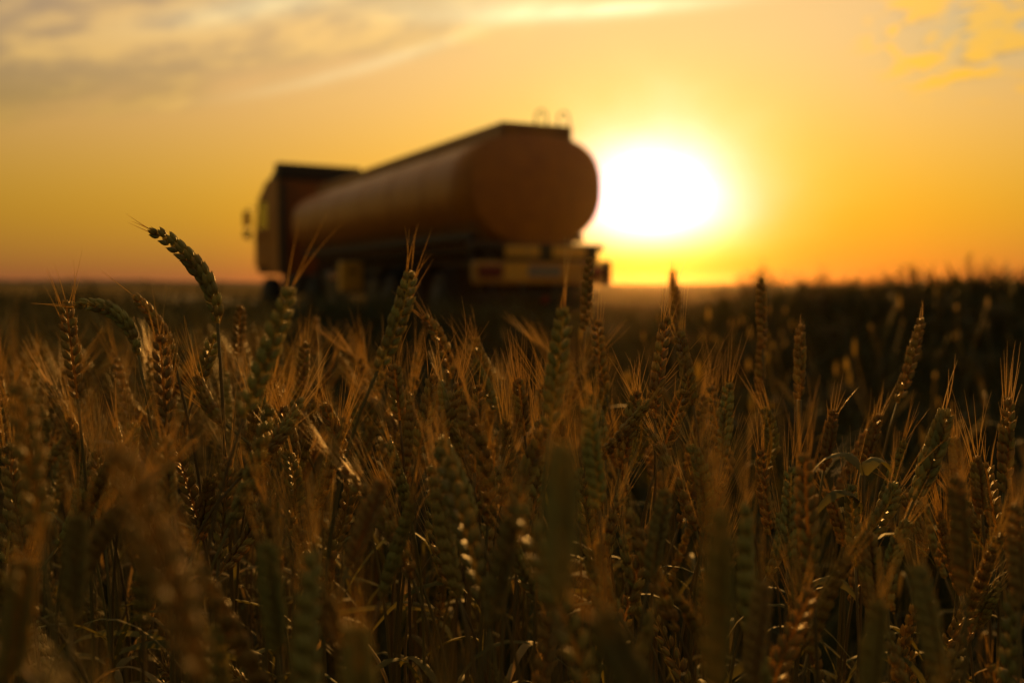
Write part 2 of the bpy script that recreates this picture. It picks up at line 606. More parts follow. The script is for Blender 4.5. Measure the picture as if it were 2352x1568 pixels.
tank = MB().add(*loft([ring(x, 1.0) for x in np.linspace(0.10, 12.35, 14)])).build('tank', M['orange'], truck)
dome = [ring(0.10 - 0.13 * (1 - k ** 3), k) for k in (1.0, 0.97, 0.9, 0.78, 0.6, 0.4, 0.2, 0.05)]
MB().add(*loft(dome[::-1])).build('end_cap', M['orange'], tank)
dome = [ring(12.35 + 0.13 * (1 - k ** 3), k) for k in (1.0, 0.97, 0.9, 0.78, 0.6, 0.4, 0.2, 0.05)]
MB().add(*loft(dome)).build('end_cap', M['orange'], tank)
for x in np.linspace(2.3, 9.9, 5):        # weld bands
    MB().add(*loft([ring(x - 0.03, 1.0), ring(x - 0.028, 1.006), ring(x + 0.028, 1.006), ring(x + 0.03, 1.0)])).build('band', M['orange'], tank)
for y in (-0.62, 0.62):                   # coaming: the raised sides of the walkway
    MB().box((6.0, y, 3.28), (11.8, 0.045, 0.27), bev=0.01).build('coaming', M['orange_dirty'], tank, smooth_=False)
MB().box((0.12, 0, 3.285), (0.05, 1.285, 0.27), bev=0.01).build('coaming', M['orange_dirty'], tank, smooth_=False)
MB().box((11.88, 0, 3.285), (0.05, 1.285, 0.27), bev=0.01).build('coaming', M['orange_dirty'], tank, smooth_=False)
for x in (1.8, 3.9, 6.0, 8.1, 10.2):
    ln = [np.array([[x, 0, z] for z in (3.22, 3.36, 3.40, 3.43)]), [0.26, 0.26, 0.29, 0.27]]
    MB().add(*tube(ln[0], ln[1], 18)).build('manhole_lid', M['steel'], tank)
# thin handrail hoops on the rear walkway
for x0, y0 in ((0.35, -0.20), (0.35, -0.62)):
    pts = [(x0, y0 + 0.10, 3.30), (x0, y0 + 0.10, 3.56), (x0, y0 + 0.07, 3.66), (x0, y0, 3.70), (x0, y0 - 0.07, 3.66), (x0, y0 - 0.10, 3.56), (x0, y0 - 0.10, 3.20)]
    MB().add(*tube(pts, 0.016, 6)).build('handrail', M['steel'], tank)
# side skirts and saddle brackets below the tank
for y in (-1, 1):
    MB().box((6.1, y * 1.00, 1.60), (11.4, 0.10, 0.14), bev=0.02).build('side_rail', M['steel'], truck, smooth_=False)
    for x in (1.1, 3.0, 4.9, 6.8, 8.7, 10.6):
        mb = MB(); mb.add(*[np.array([[x - .05, y * .45, 1.25], [x - .05, y * .98, 1.68], [x - .05, y * .45, 1.62], [x + .05, y * .45, 1.25], [x + .05, y * .98, 1.68], [x + .05, y * .45, 1.62]]),
                          np.array([[0, 1, 2], [3, 5, 4], [0, 3, 4], [0, 4, 1], [1, 4, 5], [1, 5, 2], [2, 5, 3], [2, 3, 0]])])
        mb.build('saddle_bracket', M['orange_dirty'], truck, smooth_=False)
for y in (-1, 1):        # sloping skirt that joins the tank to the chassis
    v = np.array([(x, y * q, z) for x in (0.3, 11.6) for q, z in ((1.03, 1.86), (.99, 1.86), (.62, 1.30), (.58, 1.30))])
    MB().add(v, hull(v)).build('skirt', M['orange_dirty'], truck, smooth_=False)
mb = MB()
for y in (-0.42, 0.42):
    mb.box((6.4, y, 1.14), (12.6, 0.16, 0.30), bev=0.02)
for x in np.linspace(0.3, 12.3, 9):
    mb.box((x, 0, 1.14), (0.12, 0.70, 0.2))
chassis = mb.build('chassis_frame', M['steel'], truck, smooth_=False)
MB().box((6.0, 0, 1.42), (11.0, 1.5, 0.22), bev=0.05).build('sub_frame', M['steel'], truck, smooth_=False)


def wheel_objs(x, y, parent, wide=0.30, r=0.51):
    mb = MB()
    prof = [(-.5, .30), (-.5, .44), (-.42, .5), (-.2, .51), (.2, .51), (.42, .5), (.5, .44), (.5, .30)]
    n = 28; ang = np.arange(n) * 2 * math.pi / n
    rings = [np.stack([np.cos(ang) * p[1] * r / .51, np.full(n, p[0] * wide), np.sin(ang) * p[1] * r / .51], 1) for p in prof]
    v, t = loft(rings)
    tyre = mb.add(v, t).build('wheel', M['rubber'], parent, (x, y, r))
    s_ = 1 if y > 0 else -1
    pr = [(.30, .30), (.27, .30), (.22, .26), (.16, .14), (.20, .10), (.21, .02)]
    rings = [np.stack([np.cos(ang) * p[1], np.full(n, s_ * (p[0] + wide * .5 - .28)), np.sin(ang) * p[1]], 1) for p in pr]
    MB().add(*loft(rings)).build('rim', M['rim'], tyre)
    return tyre


for x in (1.55, 2.9, 4.25):
    for y in (-0.98, 0.98):
        wheel_objs(x, y, truck, 0.40)
        ang = np.linspace(R(12), R(168), 12)
        mb = MB()
        pth = np.stack([x + np.cos(ang) * 0.62, np.full(12, y), 0.51 + np.sin(ang) * 0.62], 1)
        v, t = ribbon(pth, np.full(12, 0.46), np.array([0, 1., 0]), 0.02)
        v2 = v.copy(); v2[:, 2] += 0.02
        mb.add(v, t).add(v2, t[:, ::-1])
        mb.build('mudguard', M['black'], truck)
    MB().add(*tube([(x, -0.9, 0.51), (x, 0.9, 0.51)], 0.09, 10)).build('axle', M['steel'], truck)
for y in (-0.98, 0.98):
    MB().box((0.72, y, 0.72), (0.03, 0.46, 0.72), bev=0.008).build('mud_flap', M['black'], truck, smooth_=False)
# rear: shelf, yellow panels, bumper beam with lamps and plate
MB().box((0.10, 0.0, 1.42), (0.30, 2.40, 0.12), bev=0.03).build('rear_shelf', M['steel'], truck, smooth_=False)
MB().box((0.16, 0.0, 1.17), (0.06, 2.36, 0.62), bev=0.01).build('rear_panel', M['steel'], truck, smooth_=False)
mb = MB()
for y in (-0.55, 0.2, 0.9):
    mb.box((0.06, y, 1.24), (0.10, 0.12, 0.36), bev=0.01)
mb.build('bumper_post', M['steel'], truck, smooth_=False)
for y in (0.34, -0.52):
    MB().box((-0.05, y, 1.345), (0.03, 0.62, 0.19), bev=0.01).build('reflector_panel', M['yellow'], truck, smooth_=False)
bump = MB().box((0.0, 0.0, 1.00), (0.14, 2.42, 0.36), bev=0.04).build('rear_bumper', M['beam'], truck, smooth_=False)
MB().box((-0.09, 0.92, 1.02), (0.05, 0.42, 0.19), bev=0.02).build('tail_light', M['red'], bump, smooth_=False)
MB().box((-0.09, -0.98, 1.02), (0.05, 0.36, 0.19), bev=0.02).build('tail_light', M['red'], bump, smooth_=False)
MB().box((-0.082, -0.05, 1.02), (0.012, 0.60, 0.17), bev=0.004).build('number_plate', M['plate'], bump, smooth_=False)
MB().box((-0.076, 0.44, 1.02), (0.012, 0.44, 0.30), bev=0.004).build('reflector_panel', M['yellow'], bump, smooth_=False)
MB().box((0.05, -1.265, 1.00), (0.30, 0.10, 0.42), bev=0.03).build('corner_guard', M['steel'], truck, smooth_=False)
mb = MB().box((0.1, 0, 0.62), (0.10, 2.2, 0.12), bev=0.02)
mb.build('underrun_bar', M['steel'], truck, smooth_=False)
MB().box((0.03, -0.12, 0.56), (0.03, 0.12, 0.12), bev=0.02).build('marker_lamp', M['red'], truck, smooth_=False)
# side boxes
box_ = MB().box((7.15, 1.10, 0.98), (0.30, 0.50, 0.66), bev=0.03).build('toolbox', M['yellow'], truck, smooth_=False)
MB().box((6.985, 1.10, 1.10), (0.03, 0.16, 0.06), bev=0.008).build('latch', M['steel'], box_, smooth_=False)
MB().box((8.3, 1.13, 1.00), (0.9, 0.05, 0.16), bev=0.01).build('side_marker', M['red'], truck, smooth_=False)
for y in (-1.08, 1.08):
    for x, w_ in ((5.45, 1.1), (8.35, 1.9)):
        MB().box((x, y, 0.62), (w_, 0.05, 0.55), bev=0.01).build('side_guard', M['black'], truck, smooth_=False)
MB().box((6.6, 0, 0.75), (3.2, 0.9, 0.5), bev=0.06).build('spare_wheel_carrier', M['steel'], truck, smooth_=False)
for y in (-1.0, 1.0):
    MB().add(*tube([(8.9, y * .72, 0.95), (10.0, y * .72, 0.95)], 0.27, 16)).build('air_tank', M['steel'], truck)
    MB().box((10.6, y * .9, .75), (0.10, 0.10, 0.9)).build('landing_leg', M['steel'], truck, smooth_=False)

# tractor cab, turned a little more to the left than the trailer
cab = MB()
CW = 1.24
# side profile (x forward, z up): shell panels with window openings


def prism(mb, xz, y0, y1):
    v = np.array([(x, y, z) for y in (y0, y1) for x, z in xz], float)
    return mb.add(v, hull(v))


prism(cab, [(0.083, 3.70), (0.083, 3.76), (0.95, 3.76), (1.18, 3.68), (1.15, 3.61)], -CW + .02, CW - .02)      # roof
prism(cab, [(1.15, 3.615), (1.185, 3.675), (1.80, 3.24), (1.74, 3.20)], -CW + .03, CW - .03)                    # sloped brow
for s in (-1, 1):
    y0, y1 = sorted((s * (CW - 0.065), s * (CW - 0.005)))
    prism(cab, [(0.085, 1.15), (0.085, 3.698), (0.98, 3.698), (0.98, 1.15)], y0, y1)                # rear side panel
    prism(cab, [(0.983, 3.22), (0.983, 3.698), (1.02, 3.698), (1.62, 3.32), (1.70, 3.22)], y0, y1)  # above the door window
    prism(cab, [(1.62, 3.217), (1.72, 3.217), (1.99, 2.30), (1.89, 2.30)], y0, y1)                  # front pillar
    prism(cab, [(1.78, 2.297), (1.99, 2.297), (2.02, 1.32), (1.78, 1.32)], y0, y1)
cab.box((2.02, 0, 1.75), (0.14, 2 * CW - .14, 1.10), bev=0.06)               # grille panel
cab.box((1.0, 0, 1.36), (1.9, 2 * CW - .16, 0.08), bev=0.02)                  # floor
CABX, CABR = 13.55, R(8)
cabo = cab.build('cab', M['orange'], truck, (CABX, 0.10, 0), smooth_=False)
cabo.rotation_euler = (0, 0, CABR)
MB().box((0.04, 0, 2.40), (0.08, 2 * CW, 2.70), bev=0.03).build('back_wall', M['wall_shaded'], cabo, smooth_=False)
for s in (-1, 1):
    d_ = MB().box((1.385, s * (CW - 0.025), 1.86), (0.79, 0.07, 1.12), bev=0.02).build('door', M['orange'], cabo, smooth_=False)
    MB().box((1.12, s * (CW + 0.03), 2.22), (0.16, 0.03, 0.04), bev=0.01).build('handle', M['black'], cabo, smooth_=False)
    prism(MB(), [(0.983, 2.42), (0.983, 3.217), (1.615, 3.217), (1.85, 2.42)], s * (CW - .036), s * (CW - .024)).build('side_window', M['glass'], cabo, smooth_=False)
    mo = MB().box((1.98, s * (CW + 0.23), 2.72), (0.10, 0.22, 0.46), bev=0.03).box((1.98, s * (CW + 0.23), 2.27), (0.10, 0.22, 0.24), bev=0.03)
    mo.add(*tube([(1.85, s * CW, 3.02), (1.95, s * (CW + .18), 3.06), (1.98, s * (CW + .23), 2.6), (1.95, s * (CW + .18), 2.08), (1.85, s * CW, 2.12)], 0.022, 6))
    mo = mo.build('mirror', M['black'], cabo, smooth_=False)
    MB().box((1.926, s * (CW + 0.23), 2.72), (0.01, 0.17, 0.38)).build('mirror_glass', M['mirror'], cabo, smooth_=False)
    MB().box((1.90, s * 0.95, 1.28), (0.26, 0.45, 0.26), bev=0.05).build('bumper_corner', M['orange_dirty'], cabo, smooth_=False)
    MB().box((0.25, s * (CW - .2), 1.20), (0.5, 0.3, 0.10), bev=0.02).build('step', M['black'], cabo, smooth_=False)
prism(MB(), [(1.705, 3.215), (1.717, 3.215), (1.987, 2.30), (1.975, 2.30)], -CW + .07, CW - .07).build('windscreen', M['glass'], cabo, smooth_=False)
mb = MB()
for s in (-0.6, 0.6):
    mb2 = MB().box((1.0, s, 1.75), (0.5, 0.5, 0.14), bev=0.05).box((0.72, s, 2.12), (0.14, 0.5, 0.65), bev=0.05)
    mb2.build('seat', M['black'], cabo, smooth_=False)
defl = MB().box((0.12, 0, 3.96), (0.36, 2 * CW, 0.44), bev=0.03)
defl.add(*[np.array([[.28, -1.15, 3.76], [.28, 1.15, 3.76], [1.5, -1.0, 3.76], [1.5, 1.0, 3.76], [.28, -1.15, 4.16], [.28, 1.15, 4.16]]),
           np.array([[0, 2, 3], [0, 3, 1], [4, 5, 3], [4, 3, 2], [0, 4, 2], [1, 3, 5], [0, 1, 5], [0, 5, 4]])])
defl.build('roof_deflector', M['black'], cabo, smooth_=False)
MB().box((-0.14, 1.16, 2.35), (0.26, 0.10, 2.5), bev=0.03).build('side_fairing', M['steel'], cabo, smooth_=False)
for x, y in ((1.25, 1.0), (1.25, -1.0), (-2.2, 0.95), (-2.2, -0.95)):
    wheel_objs(x, y, cabo, 0.34 if x > 0 else 0.5)
mb = MB()
for y in (-0.40, 0.40):
    mb.box((-0.6, y, 0.92), (5.0, 0.12, 0.24), bev=0.02)
mb.build('tractor_frame', M['steel'], cabo, smooth_=False)
for y in (-1.0, 1.0):
    MB().box((-0.6, y * .9, .80), (1.3, 0.5, 0.55), bev=0.08).build('fuel_tank', M['steel'], cabo, smooth_=False)
    MB().box((1.25, y * 1.0, 1.16), (1.25, 0.42, 0.10), bev=0.04).build('mudguard', M['black'], cabo, smooth_=False)

# the dirt track it drives on
TR = []
mb = MB()
ss = np.linspace(-3.5, 60, 80)
lat = np.linspace(-2.3, 2.3, 9)
pts = []
for s in ss:
    for l in lat:
        x = 0.455 + HEAD[0] * s - HEAD[1] * l
        y = 16.3 + HEAD[1] * s + HEAD[0] * l
        rut = -0.03 * (abs(abs(l) - 0.95) < 0.4)
        pts.append((x, y, float(height(x, y)) + 0.012 + rut * 0.2))
t = []
for i in range(len(ss) - 1):
    for j in range(8):
        a = i * 9 + j
        t += [[a, a + 1, a + 10], [a, a + 10, a + 9]]
pts = np.array(pts); pts[:, 2] = np.maximum(pts[:, 2], height(pts[:, 0], pts[:, 1]) + 0.006)
track_m = mat('track_dirt', (0.13, 0.095, 0.06), 0.9, 0.1, col2=(0.09, 0.065, 0.04), nscale=1.3, bump=0.5, bscale=8)
tag(mb.add(pts, np.array(t)).build('dirt_track', track_m), 'pale dirt track under the truck', kind='structure')

# ------------------------------------------------------------------ wheat
def teardrop(L, w, d, k=6, rows=(0, .12, .32, .55, .78, 1.0), rad=(.25, .78, 1.0, .86, .42, .03)):
    ang = np.arange(k) * 2 * math.pi / k
    v = [np.stack([np.cos(ang) * w / 2 * r_, np.sin(ang) * d / 2 * r_, np.full(k, z * L)], 1) for z, r_ in zip(rows, rad)]
    v = np.concatenate(v); t = []
    for i in range(len(rows) - 1):
        for j in range(k):
            p, q = i * k + j, i * k + (j + 1) % k
            t += [[p, q, q + k], [p, q + k, p + k]]
    return v, np.array(t)


def rotx(v, a): c, s = math.cos(a), math.sin(a); return np.stack([v[:, 0], v[:, 1] * c - v[:, 2] * s, v[:, 1] * s + v[:, 2] * c], 1)
def roty(v, a): c, s = math.cos(a), math.sin(a); return np.stack([v[:, 0] * c + v[:, 2] * s, v[:, 1], -v[:, 0] * s + v[:, 2] * c], 1)


def spikelet(seed, lo=False):
    """local z = along the ear, y = outward, x = across; metres"""
    r = np.random.default_rng(seed)
    mb = MB()
    k, rows, rad = (4, (0, .3, .75, 1.0), (.3, 1.0, .6, .04)) if lo else (6, (0, .12, .32, .55, .78, .9, 1.0), (.25, .78, 1.0, .9, .5, .2, .04))
    for sx in (-1, 1):          # lateral florets
        v, t = teardrop(.0104 + r.normal(0, .0004), .0054, .0048, k, rows, rad)
        v = rotx(v, -R(2)); v = roty(v, sx * R(10 + r.normal(0, 2)))
        mb.add(v + (sx * .0016, .0010, .0004), t)
    v, t = teardrop(.0100, .0052, .0046, k, rows, rad)
    mb.add(rotx(v, -R(6)) + (0, .0022, .0016), t)
    if not lo:
        for sx in (-1, 1):      # glumes with a keeled beak
            v, t = teardrop(.0086, .0046, .0034, k, rows, rad)
            v = roty(rotx(v, R(2)), sx * R(19 + r.normal(0, 3)))
            mb.add(v + (sx * .0015, .0006, -.0006), t)
            tip = roty(rotx(np.array([[0, 0, .0082], [0, 0, .0082 + .0030]]), R(2)), sx * R(19)) + (sx * .0015, .0006, -.0006)
            mb.add(*tube(np.array([tip[0], tip[1]]), [.00045, .0001], 3))
    return mb.arrays()[:2]


SPK = [spikelet(s) for s in range(5)]
SPK_LO = [spikelet(s, True) for s in range(4)]
SPK_MESH = {}
for mk in ('grain', 'grain_green'):
    SPK_MESH[mk] = []
    for i, (v, t) in enumerate(SPK):
        me = to_mesh('spikelet', v, t); me.materials.append(M[mk]); SPK_MESH[mk].append(me)


def ear_frames(curve, rank, n, r, plump=0.84, tilt=16):
    """transforms of the spikelets along an ear curve: (3x3 columns, location, scale)"""
    T = np.gradient(curve, axis=0); T /= np.linalg.norm(T, axis=1)[:, None]
    N = len(curve); out = []
    L = np.linalg.norm(np.diff(curve, axis=0), axis=1).sum()
    for i in range(n):
        s = (i + 0.35) / n * 0.93
        f = s * (N - 1); j = min(int(f), N - 2); u = f - j
        p = curve[j] * (1 - u) + curve[j + 1] * u
        tg = unit(T[j] * (1 - u) + T[j + 1] * u)
        o = unit(np.asarray(rank) - tg * (np.asarray(rank) @ tg)) * (1 if i % 2 else -1)
        a = R(tilt + r.normal(0, 4))
        z = unit(tg * math.cos(a) + o * math.sin(a)); y = unit(o - z * (o @ z)); x = np.cross(y, z)
        tw = r.normal(0, .12)
        x, y = x * math.cos(tw) + y * math.sin(tw), y * math.cos(tw) - x * math.sin(tw)
        sc = (0.60 + 0.46 * math.sin(math.pi * min(1, s * 0.90 + 0.12))) * plump * (1 + r.normal(0, .05))
        out.append((np.stack([x, y, z], 1), p + o * 0.0012, sc))
    z = unit(T[-1]); o = unit(np.asarray(rank) - z * (np.asarray(rank) @ z)); b = np.cross(o, z)
    out.append((np.stack([o, b, z], 1), curve[int(N * .93)] - z * .001, 0.66 * plump))
    return out


def awn_geo(mb, base, d, L, r, w=0.00032, droop=None, seg=4, k=3):
    dv = unit(np.asarray(d)); side = unit(np.cross(dv, r.normal(size=3)))
    bend = r.normal(0, .10) * L
    s = np.linspace(0, 1, seg + 1)
    p = base + dv * (L * s)[:, None] + side * (bend * s ** 2)[:, None]
    if droop is not None:
        p[:, 2] -= droop * s ** 2
    mb.add(*tube(p, w * (1 - .85 * s), k, cap=False))


def leaf_path(base, d, L, lift, droop, n=12):
    d = unit(np.array([d[0], d[1], 0.0]))
    p1 = base + d * L * .12 + np.array([0, 0, lift * L])
    p2 = base + d * L * .62 + np.array([0, 0, lift * L * 1.0])
    p3 = base + d * L * .95 - np.array([0, 0, droop * L])
    return bez(base, p1, p2, p3, n)


def leaf_geo(r, base, ang, L, wid, lift, droop, n=12):
    d = np.array([math.cos(ang), math.sin(ang)])
    pth = leaf_path(np.asarray(base), d, L, lift, droop, n)
    s = np.linspace(0, 1, n)
    w = wid * np.clip(np.minimum(1, .35 + s * 3) * (1 - s ** 2.2), 0.03, 1)
    side = np.array([-d[1], d[0], 0.0]); tw = np.cumsum(r.normal(0, .12, n))
    sides = np.stack([side * math.cos(q) + np.array([0, 0, 1]) * math.sin(q) for q in tw])
    return ribbon(pth, w, sides, 0.30)


def plant(tip, base, root, bow=(0, 0, 0), n=18, rank=(1, 0, .2), awns='few', sharp=True, husk='grain', seed=0, leaf=1, plump=0.84, thick=1.0, table=None, awn_len=None, dry_leaf=None):
    """one wheat plant: > stalk, ear (> spikelet ..., awn_tuft), leaf. points in world space, origin at the root"""
    r = np.random.default_rng(seed + 1000)
    tip, base, root = (np.asarray(q, float) for q in (tip, base, root))
    e = empty('wheat_plant', Vector(root))
    L = np.linalg.norm(tip - base)
    ctl = (tip + base) / 2 + np.asarray(bow, float)
    curve = quad(base, ctl, tip, 15)
    t0 = unit(ctl - base)
    hgt = np.linalg.norm(base - root)
    st = bez(root, root + np.array([0, 0, .55 * hgt]), base - t0 * .22 * hgt, base, 18)
    rr = np.linspace(.0019, .00105, 18) * thick
    stalk = MB().add(*tube(st - root, rr, 7)).build('stalk', M['stalk'], e)
    fr = ear_frames(curve, rank, n, r, plump)
    if awns == 'bearded':
        pass
    mbr = MB().add(*tube(curve[:14] - base, np.linspace(.0011, .0007, 14), 5))
    if not sharp:
        for k, (Rm, p, s) in enumerate(fr):
            v, t = SPK[int(r.integers(len(SPK)))]
            mbr.add((v * s) @ Rm.T + (p - base), t)
    ear = mbr.build('ear', M[husk], e, Vector(base - root))
    if sharp:
        for k, (Rm, p, s) in enumerate(fr):
            o = bpy.data.objects.new('spikelet', SPK_MESH[husk][int(r.integers(5))])
            COL.objects.link(o); o.parent = ear
            m4 = Matrix(((Rm * s)[0].tolist() + [0], (Rm * s)[1].tolist() + [0], (Rm * s)[2].tolist() + [0], [0, 0, 0, 1]))
            m4.translation = Vector(p - base)
            o.matrix_local = m4
    if awns:
        mb = MB()
        for k, (Rm, p, s) in enumerate(fr):
            z = Rm[:, 2]; top = p + z * .0095 * s; s_ = k / len(fr)
            tg = unit(curve[min(14, int(s_ * 14) + 1)] - curve[int(s_ * 14)]) if s_ < .99 else unit(tip - ctl)
            if awns == 'few':
                if s_ < .55 and r.random() > .28: continue
                cnt = 1 + int(s_ > .8 and r.random() < .6)
                for _ in range(cnt):
                    ln = (awn_len or .03) * (0.3 + .9 * s_) * r.uniform(.6, 1.25)
                    awn_geo(mb, top - base, z * .7 + tg * .6 + r.normal(0, .12, 3), ln, r, .00030)
            elif awns == 'tip':
                if s_ < .9: continue
                for _ in range(2 if k == len(fr) - 1 else 1):
                    awn_geo(mb, top - base, z * .6 + tg * .7 + r.normal(0, .10, 3), (awn_len or .022) * r.uniform(.7, 1.2), r, .0004)
            else:
                for _ in range(2):
                    ln = (awn_len or .085) * r.uniform(.8, 1.15) * (1.1 - .25 * s_)
                    awn_geo(mb, top - base + r.normal(0, .001, 3), tg + z * .42 + r.normal(0, .10, 3), ln, r, .00031, droop=None, seg=5)
        if mb.n:
            tag(mb.build('awn_tuft', M['awn'], ear), kind='stuff')
    for _ in range(leaf):
        f = r.uniform(.55, .86); j = int(f * 17)
        dry = r.random() < .4 if dry_leaf is None else dry_leaf
        v, t = leaf_geo(r, st[j] - root, r.uniform(0, 6.283), r.uniform(.09, .17), r.uniform(.006, .010), r.uniform(.15, .7), r.uniform(-.1, .45))
        MB().add(v, t).build('leaf', M['dry' if dry else 'leaf'], e)
    return e


PLANTS = []


def hero(tipxy, basexy, y, label, dyb=0.0, bow=None, root=None, group=None, ytip=None, **kw):
    """a plant whose ear runs from pixel tipxy to basexy at depth y"""
    tip = np.array(at(*tipxy, (ytip or y))); base = np.array(at(*basexy, y + dyb))
    if root is None:
        rx = base[0] + rng.normal(0, .02) - (tip[0] - base[0]) * .25; ry = y + rng.normal(0, .03)
    else:
        q = np.array(at(root[0], root[1], y)); k = base[2] / max(base[2] - q[2], 1e-3)
        rx = base[0] + (q[0] - base[0]) * min(k, 3.0); ry = y
    rt = np.array([rx, ry, float(height(rx, ry))])
    b = (0, 0, 0)
    if bow is not None:
        c = np.array(at(bow[0], bow[1], (y + (ytip or y)) / 2)); b = 2 * (c - (tip + base) / 2) * 1.0
    o = plant(tip, base, rt, b, seed=len(PLANTS) * 7 + 3, **kw)
    tag(o, label, 'wheat plant', group or 'wheat plants of the field')
    PLANTS.append(o)
    return o


H = hero
# --- the ears one can single out, near the plane of focus
H((338, 523), (500, 742), .775, 'tall nodding wheat ear bent left, dark against the sunset sky, highest of the field', bow=(455, 618), root=(518, 1060), n=21, rank=(.75, -.55, .5), awns='tip', husk='grain_green', leaf=0, plump=1.02, awn_len=.022, thick=1.15)
H((168, 700), (318, 815), .76, 'wheat ear drooping left almost level, hooked over beside an upright ear at the left', bow=(268, 722), root=(352, 1060), n=19, rank=(.3, -.6, .8), awns='tip', husk='grain_green', leaf=0, awn_len=.03)
H((150, 685), (178, 915), .80, 'upright wheat ear with thin awns standing against the far-left horizon', root=(185, 1080), n=20, rank=(.9, .4, 0), awns='few', awn_len=.035, leaf=0)
H((308, 680), (405, 850), .79, 'wheat ear leaning left with two long awns, just left of the tall nodding ear', bow=(365, 750), root=(430, 1100), n=18, rank=(.7, -.5, .4), awns='tip', awn_len=.035, leaf=0)
H((497, 765), (448, 905), .86, 'pale green wheat ear leaning right behind the tall nodding stalk', root=(440, 1120), n=16, rank=(.8, .3, .3), awns='tip', husk='grain_green', leaf=0)
H((455, 860), (520, 975), .80, 'half hidden wheat ear nodding left behind the tall dark stalk', bow=(480, 930), root=(545, 1200), n=15, rank=(.6, -.6, .3), awns='bearded', awn_len=.05, leaf=0)
H((366, 765), (385, 1010), .70, 'slightly blurred pale wheat ear below the leaning ear with two awns', root=(395, 1300), n=18, rank=(.9, .3, .1), awns='few', leaf=1, sharp=False)
H((672, 655), (560, 960), .56, 'large out-of-focus wheat ear leaning right before the front wheels of the truck', root=(520, 1250), n=19, rank=(.8, .5, .2), awns='tip', awn_len=.04, husk='grain_green', leaf=0, sharp=False)
H((945, 622), (868, 850), .665, 'plump greenish wheat ear leaning right before the dark side of the truck', bow=(915, 735), root=(845, 1150), n=19, rank=(.85, .4, .25), awns='few', awn_len=.028, husk='grain_green', leaf=0)
H((972, 728), (1036, 870), .95, 'small wheat ear tipping left with lit awns, below the truck', bow=(1012, 780), root=(1045, 1100), n=16, rank=(.8, -.3, .3), awns='few', leaf=0)
H((905, 838), (918, 965), .80, 'dark short wheat ear under the plump greenish ear', root=(922, 1150), n=15, rank=(.9, .2, .1), awns='few', leaf=0)
H((996, 858), (958, 1050), .775, 'sharp dark wheat ear with bright edge tips leaning slightly right below the truck', root=(940, 1300), n=18, rank=(.9, .4, .2), awns='few', leaf=0)
H((1297, 702), (1262, 985), .60, 'soft pale wheat ear before the rear bumper of the truck', root=(1255, 1300), n=19, rank=(.9, .3, .1), awns='tip', awn_len=.045, husk='grain_green', leaf=0, sharp=False)
H((1355, 588), (1342, 760), 1.02, 'tall slim wheat ear reaching up past the rear corner of the truck', root=(1345, 1100), n=17, rank=(.8, .6, 0), awns=None, leaf=0, sharp=False)
H((1372, 733), (1392, 905), .95, 'wheat ear with a beaded bright edge below the rear corner of the truck', bow=(1378, 820), root=(1398, 1150), n=18, rank=(.9, -.4, .1), awns='few', awn_len=.026, leaf=0)
H((1534, 718), (1505, 960), .79, 'sharp wheat ear with many fine awns standing right under the sun', bow=(1512, 850), root=(1492, 1240), n=20, rank=(.85, .5, .1), awns='few', awn_len=.045, leaf=0)
H((1560, 760), (1592, 930), .88, 'dark wheat ear crossing behind the sharp ear under the sun', root=(1590, 1200), n=18, rank=(.8, -.5, .2), awns='few', awn_len=.04, leaf=0)
H((1553, 655), (1550, 790), 1.10, 'wheat ear standing behind the many-awned ear under the sun, its tip in the glare', root=(1552, 1100), n=17, rank=(.8, .5, .1), awns='tip', leaf=0, sharp=False)
H((1545, 622), (1547, 735), 1.9, 'blurred wheat ear tip breaking the horizon straight below the sun', root=(1548, 900), n=18, rank=(.9, .2, .1), awns='few', leaf=0, sharp=False, plump=1.2)
H((1747, 636), (1752, 800), 1.02, 'tall dark wheat ear whose tip breaks the horizon before the bush', root=(1750, 1120), n=18, rank=(.8, .6, 0), awns=None, leaf=0)
H((1750, 770), (1744, 915), 1.06, 'wheat ear standing in line right below the tall dark ear before the bush', root=(1742, 1120), n=17, rank=(.8, .5, .1), awns=None, leaf=0)
H((1838, 742), (1836, 918), .93, 'lone upright wheat ear on a thick dark stalk, right of the bush', root=(1815, 1400), n=18, rank=(.85, .5, 0), awns='tip', awn_len=.012, leaf=0, thick=2.0)
H((2118, 728), (2062, 925), .93, 'lone wheat ear leaning right, pale against the dark weedy bank', bow=(2095, 820), root=(2045, 1250), n=19, rank=(.85, .4, .25), awns='tip', awn_len=.014, leaf=0)
H((2172, 945), (2098, 1150), .72, 'broad wheat ear with a row of bright beads along both edges at the right', bow=(2145, 1040), root=(2080, 1400), n=19, rank=(.95, .1, .3), awns='tip', awn_len=.035, husk='grain_green', leaf=0, plump=1.12)
H((2316, 912), (2306, 1130), .74, 'wheat ear with two wide-set awns near the right edge of the field view', root=(2300, 1400), n=19, rank=(.9, .3, .1), awns='few', awn_len=.035, leaf=0)
H((1660, 1108), (1612, 1260), .76, 'bearded ear with a wide golden brush of long awns below the lone ears', ytip=.76, root=(1595, 1500), n=16, rank=(.8, .4, .3), awns='bearded', awn_len=.062, leaf=0)
H((862, 1110), (940, 1275), .77, 'bearded ear leaning left with a pale sheaf of long awns under the truck', root=(985, 1500), n=16, rank=(.8, -.4, .3), awns='bearded', awn_len=.072, leaf=0)
H((1462, 895), (1425, 1075), .78, 'sharp wheat ear with fine awns leaning right, left of the ears under the sun', root=(1412, 1320), n=18, rank=(.85, .45, .2), awns='few', awn_len=.038, leaf=0)
H((1100, 880), (1090, 1085), .83, 'dark upright wheat ear in the thick of the field below the rear wheels', root=(1080, 1380), n=19, rank=(.9, .3, 0), awns='few', leaf=0, thick=1.5)
H((700, 785), (690, 920), .98, 'thin soft wheat ear below the toolbox side of the truck', root=(688, 1100), n=16, rank=(.8, .5, 0), awns='few', leaf=0)
